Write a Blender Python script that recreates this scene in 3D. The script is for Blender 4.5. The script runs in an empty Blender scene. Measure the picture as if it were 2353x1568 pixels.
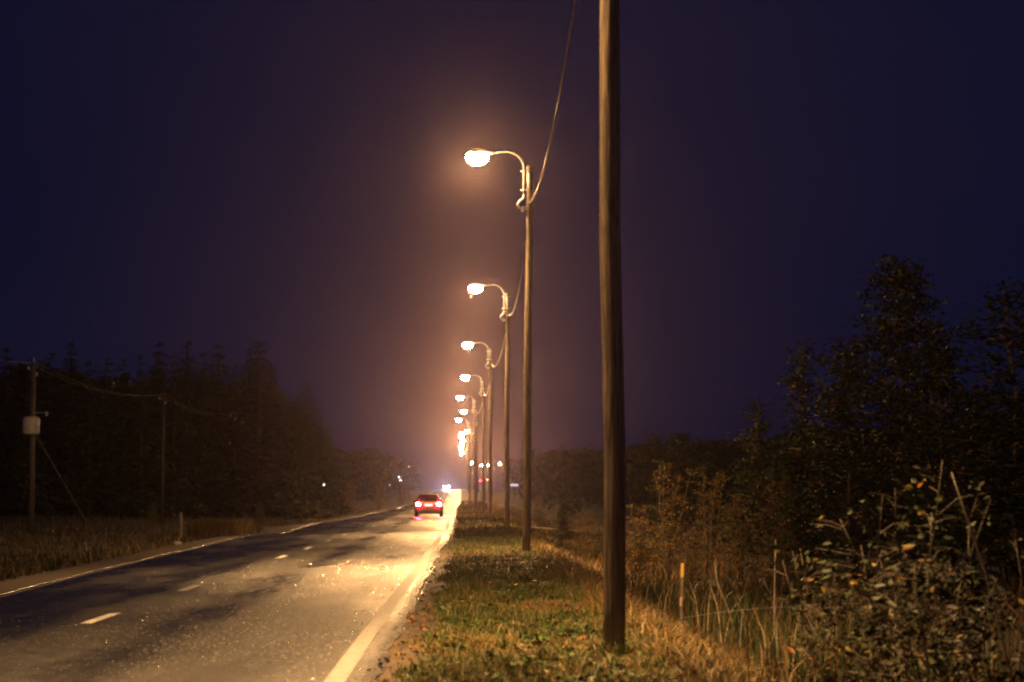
import bpy, math, random
import numpy as np
from mathutils import Vector, Euler
random.seed(7)
RNG = np.random.default_rng(11)
C = bpy.context.scene.collection
sc = bpy.context.scene
F = 7000.0                     # focal length in pixels of the 2353 px wide photo
VX, VY = 1088.0, 1131.0        # vanishing point of the road in those pixels
CAMZ = 1.58

# ------------------------------------------------------------------ camera
cam_d = bpy.data.cameras.new('camera'); cam = bpy.data.objects.new('camera', cam_d); C.objects.link(cam)
cam.location = (0, 0, CAMZ)
cam.rotation_euler = Euler((math.pi/2 + math.atan(347/F), 0, -math.atan(88.5/F)), 'XYZ')
cam_d.lens = 36*F/2353; cam_d.sensor_width = 36; cam_d.clip_end = 6000; cam_d.clip_start = .5
cam_d.dof.use_dof = True; cam_d.dof.focus_distance = 62; cam_d.dof.aperture_fstop = 2.8
sc.camera = cam
sc.view_settings.view_transform = 'Standard'; sc.view_settings.look = 'None'
sc.view_settings.gamma = 1; sc.view_settings.exposure = 0
sc.cycles.use_denoising = True; sc.cycles.denoiser = 'OPENIMAGEDENOISE'; sc.cycles.denoising_prefilter = 'NONE'; sc.cycles.denoising_input_passes = 'RGB_ALBEDO_NORMAL'; sc.cycles.max_bounces = 4; sc.cycles.volume_bounces = 0
sc.cycles.filter_width = 2.3
sc.cycles.sample_clamp_indirect = 3

# ------------------------------------------------------------------ world: last blue of dusk
w = bpy.data.worlds.new('World'); sc.world = w; w.use_nodes = True
nt = w.node_tree; nt.nodes.clear()
sky = nt.nodes.new('ShaderNodeTexSky'); sky.sky_type = 'NISHITA'; sky.sun_disc = False
sky.sun_elevation = math.radians(-5.5); sky.sun_rotation = math.radians(120)
sky.air_density = 1; sky.dust_density = 1; sky.ozone_density = 3
bg = nt.nodes.new('ShaderNodeBackground'); bg.inputs[1].default_value = 0.1
bg2 = nt.nodes.new('ShaderNodeBackground'); bg2.inputs[0].default_value = (.0046, .0050, .0240, 1); bg2.inputs[1].default_value = 1
_n = nt.nodes.new('ShaderNodeTexNoise'); _n.inputs['Scale'].default_value = 5; _n.inputs['Detail'].default_value = 3
_tc = nt.nodes.new('ShaderNodeTexCoord'); _mx = nt.nodes.new('ShaderNodeMix'); _mx.data_type = 'RGBA'
_mx.inputs[6].default_value = (.0030, .0042, .0190, 1); _mx.inputs[7].default_value = (.0058, .0058, .0215, 1)
_r = nt.nodes.new('ShaderNodeMapRange'); _r.inputs[1].default_value = .38; _r.inputs[2].default_value = .64
nt.links.new(_tc.outputs['Generated'], _n.inputs[0]); nt.links.new(_n.outputs[0], _r.inputs[0]); nt.links.new(_r.outputs[0], _mx.inputs[0]); nt.links.new(_mx.outputs[2], bg2.inputs[0])
add = nt.nodes.new('ShaderNodeAddShader')
wo = nt.nodes.new('ShaderNodeOutputWorld')
nt.links.new(sky.outputs[0], bg.inputs[0]); nt.links.new(bg.outputs[0], add.inputs[0]); nt.links.new(bg2.outputs[0], add.inputs[1])
nt.links.new(add.outputs[0], wo.inputs[0])

LAMP_P = 24000.0
LAMP_C = (1.0, .52, .185)
SIDE = .05
HAZE = 0.000058

# ------------------------------------------------------------------ materials
def mat(name, col, rough=.7, metal=0, spec=.5, col2=None, scale=5, stretch=(1,1,1), bump=0, bscale=40, emis=None, estr=0, coat=0, detail=4, rough2=None, contrast=None):
    m = bpy.data.materials.new(name); m.use_nodes = True
    t = m.node_tree; b = t.nodes['Principled BSDF']
    b.inputs['Base Color'].default_value = (*col, 1); b.inputs['Roughness'].default_value = rough
    b.inputs['Metallic'].default_value = metal; b.inputs['Specular IOR Level'].default_value = spec
    if coat: b.inputs['Coat Weight'].default_value = coat; b.inputs['Coat Roughness'].default_value = .12
    if emis: b.inputs['Emission Color'].default_value = (*emis, 1); b.inputs['Emission Strength'].default_value = estr
    if col2 or bump or rough2 is not None:
        tc = t.nodes.new('ShaderNodeTexCoord'); mp = t.nodes.new('ShaderNodeMapping'); mp.inputs['Scale'].default_value = stretch
        t.links.new(tc.outputs['Object'], mp.inputs[0])
    if col2 or rough2 is not None:
        n = t.nodes.new('ShaderNodeTexNoise'); n.inputs['Scale'].default_value = scale; n.inputs['Detail'].default_value = detail
        t.links.new(mp.outputs[0], n.inputs[0])
        r = t.nodes.new('ShaderNodeMapRange'); lo, hi = contrast or (.38, .62)
        r.inputs[1].default_value = lo; r.inputs[2].default_value = hi
        t.links.new(n.outputs[0], r.inputs[0])
        if col2:
            mx = t.nodes.new('ShaderNodeMix'); mx.data_type = 'RGBA'
            mx.inputs[6].default_value = (*col, 1); mx.inputs[7].default_value = (*col2, 1)
            t.links.new(r.outputs[0], mx.inputs[0]); t.links.new(mx.outputs[2], b.inputs['Base Color'])
        if rough2 is not None:
            r2 = t.nodes.new('ShaderNodeMapRange'); r2.inputs[3].default_value = rough; r2.inputs[4].default_value = rough2
            t.links.new(r.outputs[0], r2.inputs[0]); t.links.new(r2.outputs[0], b.inputs['Roughness'])
    if bump:
        n2 = t.nodes.new('ShaderNodeTexNoise'); n2.inputs['Scale'].default_value = bscale; n2.inputs['Detail'].default_value = 3
        t.links.new(mp.outputs[0], n2.inputs[0])
        bp = t.nodes.new('ShaderNodeBump'); bp.inputs['Strength'].default_value = bump; bp.inputs['Distance'].default_value = .02
        t.links.new(n2.outputs[0], bp.inputs['Height']); t.links.new(bp.outputs[0], b.inputs['Normal'])
    return m

def asphalt():
    m = bpy.data.materials.new('wet_asphalt'); m.use_nodes = True; t = m.node_tree; b = t.nodes['Principled BSDF']
    N = lambda k: t.nodes.new(k)
    def rng_(src, a, b_, c, d):
        r = N('ShaderNodeMapRange')
        for i, v in enumerate((a, b_, c, d)): r.inputs[i+1].default_value = v
        t.links.new(src, r.inputs[0]); return r.outputs[0]
    def math_(op, x, y):
        r = N('ShaderNodeMath'); r.operation = op
        for i, v in enumerate((x, y)):
            if isinstance(v, (int, float)): r.inputs[i].default_value = v
            else: t.links.new(v, r.inputs[i])
        return r.outputs[0]
    g = N('ShaderNodeNewGeometry')
    mp = N('ShaderNodeMapping'); mp.inputs['Scale'].default_value = (1, .16, 1); t.links.new(g.outputs['Position'], mp.inputs[0])
    big = N('ShaderNodeTexNoise'); big.inputs['Scale'].default_value = .8; big.inputs['Detail'].default_value = 4; t.links.new(mp.outputs[0], big.inputs[0])  # broad noise darkens wet patches and stands in for shade patches too
    wet = N('ShaderNodeAttribute'); wet.attribute_name = 'wheel_wear'
    fine = N('ShaderNodeTexVoronoi'); fine.inputs['Scale'].default_value = 30; t.links.new(g.outputs['Position'], fine.inputs[0])
    med = N('ShaderNodeTexNoise'); med.inputs['Scale'].default_value = 5.5; med.inputs['Detail'].default_value = 8; med.inputs['Roughness'].default_value = .7; t.links.new(g.outputs['Position'], med.inputs[0])
    w_ = math_('ADD', rng_(big.outputs[0], .36, .64, -.35, .6), wet.outputs['Fac'])
    wm = rng_(w_, 0, 1, 0, 1)
    col = math_('MULTIPLY', rng_(med.outputs[0], .36, .64, .005, .036), rng_(wm, 0, 1, 1, .35))
    cc = N('ShaderNodeCombineColor')
    for i in range(3): t.links.new(col, cc.inputs[i])
    t.links.new(cc.outputs[0], b.inputs['Base Color'])
    t.links.new(math_('ADD', rng_(wm, 0, 1, .50, .24), rng_(med.outputs[0], .35, .65, -.06, .06)), b.inputs['Roughness'])
    b1 = N('ShaderNodeBump'); b1.inputs['Strength'].default_value = .6; b1.inputs['Distance'].default_value = .006
    t.links.new(fine.outputs['Distance'], b1.inputs['Height'])
    b2 = N('ShaderNodeBump'); b2.inputs['Strength'].default_value = .55; b2.inputs['Distance'].default_value = .05
    t.links.new(med.outputs[0], b2.inputs['Height']); t.links.new(b1.outputs[0], b2.inputs['Normal'])
    t.links.new(b2.outputs[0], b.inputs['Normal'])
    return m

M = {}
M['asphalt'] = asphalt()
M['line'] = mat('road_paint', (.22,.217,.21), .6, col2=(.08,.075,.07), scale=7, detail=8, contrast=(.5,.72), bump=.4, bscale=60)
M['line_dull'] = mat('worn_road_paint', (.16,.155,.15), .6, col2=(.06,.058,.055), scale=5, detail=8)
M['dash'] = mat('dash_paint', (.80,.78,.72), .5, col2=(.5,.48,.44), scale=9, detail=6)
M['soil'] = mat('soil', (.028,.019,.010), .9, col2=(.065,.045,.025), scale=1.7, detail=10, bump=.6, bscale=12)
M['gravel'] = mat('gravel', (.055,.036,.02), .8, col2=(.12,.08,.045), scale=14, detail=8, bump=.8, bscale=45)
M['wood'] = mat('weathered_pole_wood', (.15,.12,.09), .34, col2=(.06,.05,.04), scale=7, stretch=(6,6,.22), bump=1, bscale=14, spec=.6, rough2=.24, detail=8, coat=.25)
M['wood_grey'] = mat('grey_pole_wood', (.13,.11,.09), .6, col2=(.07,.06,.05), scale=5, stretch=(6,6,.4), bump=.4, bscale=16)
M['wood_dimmed'] = mat('dimmed_pole_wood', (.045,.038,.032), .7, col2=(.03,.026,.022), scale=5)  # dimness of the farther utility poles put into a darker wood colour
M['steel'] = mat('galvanised_steel', (.55,.55,.54), .42, metal=.85, col2=(.42,.42,.42), scale=8)
M['housing'] = mat('lamp_housing', (.45,.45,.44), .45, metal=.3, col2=(.35,.35,.35), scale=6)
M['arm'] = mat('arm_paint', (.16,.16,.16), .5, col2=(.11,.11,.11), scale=8)
M['cable'] = mat('cable_sheath', (.30,.30,.31), .35, spec=.6, col2=(.22,.22,.23), scale=10)
M['rubber'] = mat('tyre_rubber', (.015,.015,.015), .7)
M['lens'] = mat('lamp_lens', (.9,.8,.6), .3, emis=(1,.72,.36), estr=480)
M['stone'] = mat('pale_stone', (.45,.43,.40), .7, col2=(.3,.29,.27), scale=20, bump=.3)
M['cone_bark'] = mat('conifer_bark', (.045,.035,.028), .9, bump=.5, col2=(.07,.055,.04), scale=8)
M['bark'] = mat('young_bark', (.13,.105,.08), .6, col2=(.07,.055,.045), scale=9, bump=.3)
M['pale_stem'] = mat('pale_stem', (.26,.22,.17), .55, col2=(.15,.13,.10), scale=7)
M['needles'] = [mat('needles_dark', (.020,.034,.016), .7), mat('needles_mid', (.035,.05,.022), .65), mat('needles_brown', (.05,.042,.022), .7)]
def leafmat(n, c, r=.55):
    m = mat(n, c, r, spec=.22); b = m.node_tree.nodes['Principled BSDF']
    return m
M['leaf_g'] = leafmat('leaf_green', (.045,.068,.02)); M['leaf_d'] = leafmat('leaf_dark_green', (.016,.028,.012))
M['leaf_y'] = leafmat('leaf_yellow', (.20,.15,.03)); M['leaf_o'] = leafmat('leaf_orange_brown', (.24,.11,.03)); M['leaf_b'] = leafmat('leaf_dull_brown', (.045,.032,.018))
M['gr_g'] = leafmat('grass_green', (.055,.095,.02), .5); M['gr_d'] = leafmat('grass_deep_green', (.026,.044,.015), .5)
M['gr_y'] = leafmat('grass_straw', (.19,.135,.055), .6); M['gr_b'] = leafmat('grass_brown', (.11,.07,.03), .7); M['gr_p'] = leafmat('grass_pale_stalk', (.33,.28,.18), .6)

# ------------------------------------------------------------------ mesh helpers
def mesh_obj(name, verts, faces, mats, parent=None, midx=None, smooth=False):
    me = bpy.data.meshes.new(name)
    verts = np.asarray(verts, dtype=np.float32).reshape(-1, 3)
    if isinstance(faces, np.ndarray):
        k = faces.shape[1]; nf = len(faces)
        me.vertices.add(len(verts)); me.vertices.foreach_set('co', verts.ravel())
        me.loops.add(nf*k); me.loops.foreach_set('vertex_index', faces.astype(np.int32).ravel())
        me.polygons.add(nf); me.polygons.foreach_set('loop_start', np.arange(0, nf*k, k, dtype=np.int32))
        me.polygons.foreach_set('loop_total', np.full(nf, k, dtype=np.int32)); me.update(calc_edges=True)
    else:
        me.from_pydata(verts.tolist(), [], faces)
    if not isinstance(mats, (list, tuple)): mats = [mats]
    for m in mats: me.materials.append(m)
    if midx is not None: me.polygons.foreach_set('material_index', np.asarray(midx, dtype=np.int32))
    if smooth: me.polygons.foreach_set('use_smooth', np.ones(len(me.polygons), dtype=bool))
    me.validate(); me.update()
    o = bpy.data.objects.new(name, me); C.objects.link(o)
    if parent: o.parent = parent
    return o

class MB:
    def __init__(s): s.v = []; s.f = []
    def add(s, v, f):
        n = len(s.v); s.v += [tuple(p) for p in v]; s.f += [tuple(i+n for i in q) for q in f]; return s
    def box(s, c, d, bev=0):
        x, y, z = c; a, b, e = d[0]/2, d[1]/2, d[2]/2
        return s.add([(x+i*a, y+j*b, z+k*e) for i in (-1,1) for j in (-1,1) for k in (-1,1)],
                     [(0,1,3,2),(4,6,7,5),(0,4,5,1),(2,3,7,6),(0,2,6,4),(1,5,7,3)])
    def tube(s, pts, rad, n=8, cap=True):
        pts = [Vector(p) for p in pts]
        if not hasattr(rad, '__len__'): rad = [rad]*len(pts)
        vs = []; ref = None
        for i, p in enumerate(pts):
            d = (pts[min(i+1, len(pts)-1)] - pts[max(i-1, 0)])
            d = d.normalized() if d.length > 1e-9 else Vector((0,0,1))
            if ref is None: ref = Vector((1,0,0)) if abs(d.x) < .9 else Vector((0,1,0))
            a = (ref - d*ref.dot(d)).normalized(); b = d.cross(a); ref = a
            for k in range(n):
                t = 2*math.pi*k/n; vs.append(p + (a*math.cos(t) + b*math.sin(t))*rad[i])
        fs = [(i*n+k, i*n+(k+1)%n, (i+1)*n+(k+1)%n, (i+1)*n+k) for i in range(len(pts)-1) for k in range(n)]
        if cap: fs += [tuple(range(n))[::-1], tuple(range((len(pts)-1)*n, len(pts)*n))]
        return s.add(vs, fs)
    def lathe(s, prof, n=20, c=(0,0,0), sx=1, sy=1):
        vs = [(c[0]+r*math.cos(2*math.pi*k/n)*sx, c[1]+r*math.sin(2*math.pi*k/n)*sy, c[2]+z) for r, z in prof for k in range(n)]
        fs = [(i*n+k, i*n+(k+1)%n, (i+1)*n+(k+1)%n, (i+1)*n+k) for i in range(len(prof)-1) for k in range(n)]
        fs += [tuple(range(n))[::-1], tuple(range((len(prof)-1)*n, len(prof)*n))]
        return s.add(vs, fs)
    def build(s, name, m, parent=None, smooth=False): return mesh_obj(name, s.v, s.f, m, parent, smooth=smooth)

def tag(o, label=None, cat=None, group=None, kind=None):
    if label: o['label'] = label
    if cat: o['category'] = cat
    if group: o['group'] = group
    if kind: o['kind'] = kind
    return o
def thing(name, loc, label, cat, group=None, rz=0):
    o = bpy.data.objects.new(name, None); C.objects.link(o); o.location = loc; o.rotation_euler = (0,0,rz); o.empty_display_size = .3
    return tag(o, label, cat, group)
def copy_tree(o, parent=None):
    c = o.copy(); C.objects.link(c); c.parent = parent
    for ch in o.children: copy_tree(ch, c)
    return c
def X_of(px, Y): return (px - VX)*Y/F
def Z_of(py, Y): return CAMZ + (VY - py)*Y/F

# ------------------------------------------------------------------ terrain functions
def sm(x, a, b):
    t = np.clip((np.asarray(x, float)-a)/(b-a), 0, 1); return t*t*(3-2*t)
def vnoise(x, y, seed=0):
    x = np.asarray(x, float); y = np.asarray(y, float)
    xi = np.floor(x).astype(int); yi = np.floor(y).astype(int); fx = x-xi; fy = y-yi
    def h(a, b):
        n = (a*374761393 + b*668265263 + seed*1442695041) & 0x7fffffff
        n = ((n ^ (n >> 13))*1274126177) & 0x7fffffff
        return (n % 10007)/10007.0
    fx = fx*fx*(3-2*fx); fy = fy*fy*(3-2*fy)
    return (h(xi,yi)*(1-fx)+h(xi+1,yi)*fx)*(1-fy) + (h(xi,yi+1)*(1-fx)+h(xi+1,yi+1)*fx)*fy - .5
def zr(Y):
    Y = np.asarray(Y, float)
    z = 2.3*sm(Y, 330, 830) - 2.5*sm(Y, 980, 1500)
    z = z + .05*np.exp(-((Y-116)/14)**2) - .14*np.exp(-((Y-140)/11)**2) + .05*np.exp(-((Y-163)/7)**2)
    z = z + .035*np.sin(Y/9.5+1)*sm(Y, 200, 260)
    return z
def xc(Y): return np.interp(Y, [0,130,180,230,280,330,430,600,800,1500], [0,0,-.25,-.45,-.75,-.85,-.95,-1.6,-2.4,-5.5])
XLY = [0, 49.7, 67, 106, 129, 182, 300, 1500]; XLX = [-7.4, -7.72, -8.15, -8.6, -8.6, -7.9, -7.1, -7.0]
def xl(Y): return np.interp(Y, XLY, XLX)
def road_z(x, Y):
    """x is measured from the straight line of the road"""
    c = np.where(x < -1.17, .02*(x+1.17), -.012*(x+1.17))
    rut = -.010*(np.exp(-((x+2.1)/.35)**2) + np.exp(-((x+3.9)/.35)**2) + np.exp(-((x+5.7)/.35)**2) + np.exp(-((x+7.3)/.35)**2))
    n = .016*vnoise(x*.35+3, Y*.07, 4) + .012*vnoise(x*.8, Y*.16, 5)
    return zr(Y) + c + rut + n
def ground_z(X, Y):
    X = np.asarray(X, float); Y = np.asarray(Y, float)
    x = X - xc(Y)
    L = xl(Y)
    pr = np.interp(x, [-.9,-.55,0,1.3,2.0,3.0,4.5,8,14,40,200], [-.03,-.05,.0,.02,-.06,-.5,-.95,-.9,-.45,.2,1.5])
    d = L - x
    pl = np.interp(d, [0,.3,1.4,2.2,3.6,4.6,7,11,40,200], [-.15,-.19,-.24,-.33,-.38,-.32,-.12,-.03,.2,2.0])
    z = np.where(x > -.9, pr, np.where(d > 0, pl, np.minimum(-.2, .02*(x+1.17)-.08)))
    off = np.where(x > -.9, sm(x, -.3, 1.5), sm(d, .6, 3))
    z = z + off*(.10*vnoise(X*.8, Y*.5, 1) + .05*vnoise(X*2.6, Y*1.6, 2)) + .02*vnoise(X*6, Y*4, 3)*sm(np.maximum(x+.9, d), 0, .4)
    return z + zr(Y)

def grid(name, xs, ys, fz, m, kind=None, smooth=True):
    Xg, Yg = np.meshgrid(xs, ys); Zg = fz(Xg, Yg)
    v = np.stack([Xg, Yg, Zg], -1).reshape(-1, 3); nx, ny = len(xs), len(ys)
    i = np.arange(ny-1)[:, None]*nx + np.arange(nx-1)[None, :]
    f = np.stack([i, i+1, i+nx+1, i+nx], -1).reshape(-1, 4)
    o = mesh_obj(name, v, f, m, smooth=smooth)
    if kind: o['kind'] = kind
    return o
ys = np.concatenate([np.arange(4,22,1.), np.arange(22,60,.35), np.arange(60,140,.8), np.arange(140,400,3), np.arange(400,1000,10), np.arange(1000,2601,100)])
xs = np.concatenate([[-900,-500,-250,-120,-80], np.arange(-60,-16,3), np.arange(-16,-1.4,.3), np.arange(-1.4,6,.12), np.arange(6,14,.4), np.arange(14,60,3), [80,120,250,500,900]])
ground = grid('ground', xs, ys, ground_z, M['soil'], 'structure')

# road: its own sheet above the ground
ry = np.concatenate([np.arange(6,130,.5), np.arange(130,400,2), np.arange(400,1101,8)])
nc = 44
def road_rows(fx0, fx1, n, lift, y0=None, y1=None, yy=None):
    yy = ry if yy is None else yy
    t = np.linspace(0, 1, n)[None, :]
    a = fx0(yy)[:, None]; b = fx1(yy)[:, None]
    x = a + (b-a)*t; Yg = np.repeat(yy[:, None], n, 1)
    Z = road_z(x, Yg) + lift
    return np.stack([x + xc(Yg), Yg, Z], -1), len(yy), n
def strip(name, fx0, fx1, n, lift, m, yy=None, parent=None, skirt=0):
    V, ny, nx = road_rows(fx0, fx1, n, lift, yy=yy)
    v = V.reshape(-1, 3)
    i = np.arange(ny-1)[:, None]*nx + np.arange(nx-1)[None, :]
    f = np.stack([i, i+1, i+nx+1, i+nx], -1).reshape(-1, 4)
    if skirt:
        for col in (0, nx-1):
            e = V[:, col, :].copy(); e2 = e.copy(); e2[:, 2] -= skirt
            b0 = len(v); v = np.concatenate([v, e2]); top = np.arange(ny)*nx + col; bot = b0 + np.arange(ny)
            q = np.stack([top[:-1], top[1:], bot[1:], bot[:-1]], -1) if col else np.stack([top[1:], top[:-1], bot[:-1], bot[1:]], -1)
            f = np.concatenate([f, q])
    return mesh_obj(name, v, f, m, parent, smooth=True)
edge_r = lambda y: -.85 + .09*vnoise(y*.35, y*0, 21) + .05*vnoise(y*1.3, y*0, 22)
edge_l = lambda y: xl(y) - .22 + .08*vnoise(y*.4, y*0, 23)
road = strip('road', edge_l, edge_r, nc, 0.0, M['asphalt'], skirt=.12); road['kind'] = 'structure'
co = np.zeros(len(road.data.vertices)*3, dtype=np.float32); road.data.vertices.foreach_get('co', co); co = co.reshape(-1,3)
rx = co[:,0]-xc(co[:,1]); ww = sum(a_*np.exp(-((rx-c_)/s_)**2) for a_, c_, s_ in ((.95,-3.55,.42),(.35,-2.0,.28)))
ww = ww + 1.0*sm(-rx, 4.95, 5.5)
ww = ww*(.75+.6*vnoise(rx*.6, co[:,1]*.05, 77))
at = road.data.attributes.new('wheel_wear', 'FLOAT', 'POINT'); at.data.foreach_set('value', ww.astype(np.float32))
strip('edge_line', lambda y: -1.25+.02*vnoise(y*.2, y*0, 8), lambda y: -1.07+.02*vnoise(y*.2, y*0, 8), 3, .006, M['line'], parent=road)
strip('edge_line', lambda y: xl(y)-.04, lambda y: xl(y)+.04, 3, .006, M['line_dull'], parent=road)
k = 0
for y0 in np.arange(40-1.6-12.5, 420, 12.5):
    if abs(y0-63.4) < 1: continue
    strip('lane_dash', lambda y: -4.94+0*y, lambda y: -4.79+0*y, 2, .006, M['dash'], yy=np.linspace(y0, y0+3.3, 9), parent=road)
# gravel shoulder left, side track right
strip_y = np.concatenate([np.arange(6,140,1.), np.arange(140,400,5.)])
def shoulder(name, a, b, n, m, yy):
    t = np.linspace(0,1,n)[None,:]; Yg = np.repeat(yy[:,None], n, 1)
    A = a(yy)[:,None]; B = b(yy)[:,None]; Xg = A+(B-A)*t + xc(Yg); Zg = ground_z(Xg, Yg)+.012
    v = np.stack([Xg,Yg,Zg],-1).reshape(-1,3); i = np.arange(len(yy)-1)[:,None]*n+np.arange(n-1)[None,:]
    f = np.stack([i,i+1,i+n+1,i+n],-1).reshape(-1,4); o = mesh_obj(name, v, f, m, smooth=True); o['kind'] = 'structure'; return o
shoulder('gravel_shoulder', lambda y: xl(y)-1.7+.5*vnoise(y*.3,y*0,31), lambda y: xl(y)-.1, 9, M['gravel'], strip_y)
shoulder('dirt_shoulder', lambda y: -.95+0*y, lambda y: -.62+.3*vnoise(y*.45,y*0,32), 6, M['soil'], strip_y)
V = []; nxx = 14
for j, y in enumerate(np.linspace(160, 164, 8)):
    for i in range(nxx):
        X = -1.0 + 7.5*i/(nxx-1); V.append((X+float(xc(y)), y, max(float(ground_z(X+float(xc(y)), y)), float(zr(y))-.05-.04*i) + .02))
f = [(j*nxx+i, j*nxx+i+1, (j+1)*nxx+i+1, (j+1)*nxx+i) for j in range(7) for i in range(nxx-1)]
o = mesh_obj('gravel_track', V, f, M['gravel'], smooth=True); o['kind'] = 'structure'

# ------------------------------------------------------------------ street lamps
ORD = ['first','second','third','fourth','fifth','sixth','seventh','eighth','ninth','tenth','eleventh','twelfth','thirteenth','fourteenth','fifteenth','sixteenth','seventeenth','eighteenth']
ARM = 1.35; LH = 10.35
def make_lamp():
    root = thing('street_lamp', (0,0,0), 'x', 'street lamp')
    p = MB(); hs = [0,.5,2,4,6,8,9.5,10.06,10.08]
    p.tube([(.02*math.sin(h), 0, h-.25 if h == 0 else h) for h in hs], [.108,.105,.102,.099,.095,.090,.087,.085,.06], n=20)
    p.build('pole', M['wood'], root, smooth=True)
    a = MB()
    pts = [(-.135,-.02,9.30),(-.135,-.02,9.6),(-.135,-.02,9.95),(-.15,-.02,10.08),(-.20,-.02,10.2),(-.29,-.02,10.31),(-.42,-.02,10.39),(-.58,-.02,10.43),(-.75,-.02,10.42),(-.98,-.02,10.38)]
    a.tube(pts, [.036,.036,.034,.030,.026,.024,.022,.021,.021,.021], n=10)
    a.build('arm', M['arm'], root, smooth=True)
    for z in (9.42, 9.92):
        b = MB(); b.tube([(-.05+.155*math.cos(t)-.02, .135*math.sin(t), z) for t in np.linspace(0, 2*math.pi, 17)], .014, n=6, cap=False)
        b.build('clamp_band', M['steel'], root)
    h = MB(); h.tube([(-.135,-.03,9.30),(-.16,-.04,9.2),(-.25,-.06,9.14),(-.30,-.06,9.06),(-.27,-.06,8.98),(-.18,-.05,8.93),(-.12,-.05,8.98)], [.04,.03,.028,.028,.024,.022,.02], n=8)
    h.build('supply_cable', M['cable'], root, smooth=True)
    j = MB(); j.lathe([(.02,0),(.045,.01),(.045,.05),(.03,.06),(.03,.08),(.045,.09),(.045,.13),(.02,.14)], 12, (-.16,-.06,8.86))
    j.tube([(-.16,-.06,8.93),(0,-.06,8.93)], .012, 6)
    j.build('insulator', M['steel'], root)
    e = MB(); e.tube([(.0,-.10,9.1),(.05,-.13,9.12),(.09,-.14,9.17),(.06,-.12,9.2)], .013, 6); e.build('cable_hook', M['steel'], root)
    # luminaire: cobra head, its neck towards the pole
    lum = MB(); L0, L1 = -.92, -1.62; n = 14; prof = [(0,.035,.035),(.10,.045,.045),(.25,.10,.07),(.42,.16,.10),(.58,.17,.11),(.72,.14,.085),(.80,.07,.04)]
    vs = []; 
    for u, wy, hz in prof:
        for k in range(n):
            t = 2*math.pi*k/n; vs.append((L0+(L1-L0)*u/.80, -.02+wy*math.cos(t), 10.38+max(hz*math.sin(t), -.045)+.01))
    fs = [(i*n+k, i*n+(k+1)%n, (i+1)*n+(k+1)%n, (i+1)*n+k) for i in range(len(prof)-1) for k in range(n)] + [tuple(range(n))[::-1], tuple(range((len(prof)-1)*n, len(prof)*n))]
    lum.add(vs, fs); lm = lum.build('luminaire', M['housing'], root, smooth=True)
    le = MB(); le.lathe([(.04,-.27),(.14,-.245),(.21,-.17),(.24,-.07),(.22,0)], 18, (-1.36,-.02,10.345), 1.25, .95)  # bowl enlarged so its shape gives the round bloom of the lamp
    le.build('lens', M['lens'], lm, smooth=True)
    ld = bpy.data.lights.new('lamp_light', 'POINT'); ld.energy = LAMP_P; ld.color = LAMP_C; ld.shadow_soft_size = .10
    # roadway optic: full output along the road, little sideways, less near the horizontal
    ld.use_nodes = True; t = ld.node_tree; em = t.nodes['Emission']
    tc = t.nodes.new('ShaderNodeTexCoord'); sp = t.nodes.new('ShaderNodeSeparateXYZ'); t.links.new(tc.outputs['Normal'], sp.inputs[0])
    of = t.nodes.new('ShaderNodeMath'); of.operation = 'SUBTRACT'; of.inputs[1].default_value = -.03; t.links.new(sp.outputs[0], of.inputs[0])
    ab = t.nodes.new('ShaderNodeMath'); ab.operation = 'ABSOLUTE'; t.links.new(of.outputs[0], ab.inputs[0])
    m1 = t.nodes.new('ShaderNodeMapRange'); m1.interpolation_type = 'SMOOTHSTEP'
    for k_, v_ in zip((1,2,3,4), (.17,.68,1,SIDE)): m1.inputs[k_].default_value = v_
    t.links.new(ab.outputs[0], m1.inputs[0])
    az = t.nodes.new('ShaderNodeMath'); az.operation = 'ABSOLUTE'; t.links.new(sp.outputs[2], az.inputs[0])
    m2 = t.nodes.new('ShaderNodeMapRange'); m2.interpolation_type = 'SMOOTHSTEP'
    for k_, v_ in zip((1,2,3,4), (.22,.55,.42,1)): m2.inputs[k_].default_value = v_
    t.links.new(az.outputs[0], m2.inputs[0])
    mu = t.nodes.new('ShaderNodeMath'); mu.operation = 'MULTIPLY'; t.links.new(m1.outputs[0], mu.inputs[0]); t.links.new(m2.outputs[0], mu.inputs[1])
    t.links.new(mu.outputs[0], em.inputs['Strength'])
    lo = bpy.data.objects.new('lamp_light', ld); C.objects.link(lo); lo.location = (-1.36,-.02,9.98); lo.parent = lm
    return root
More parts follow.
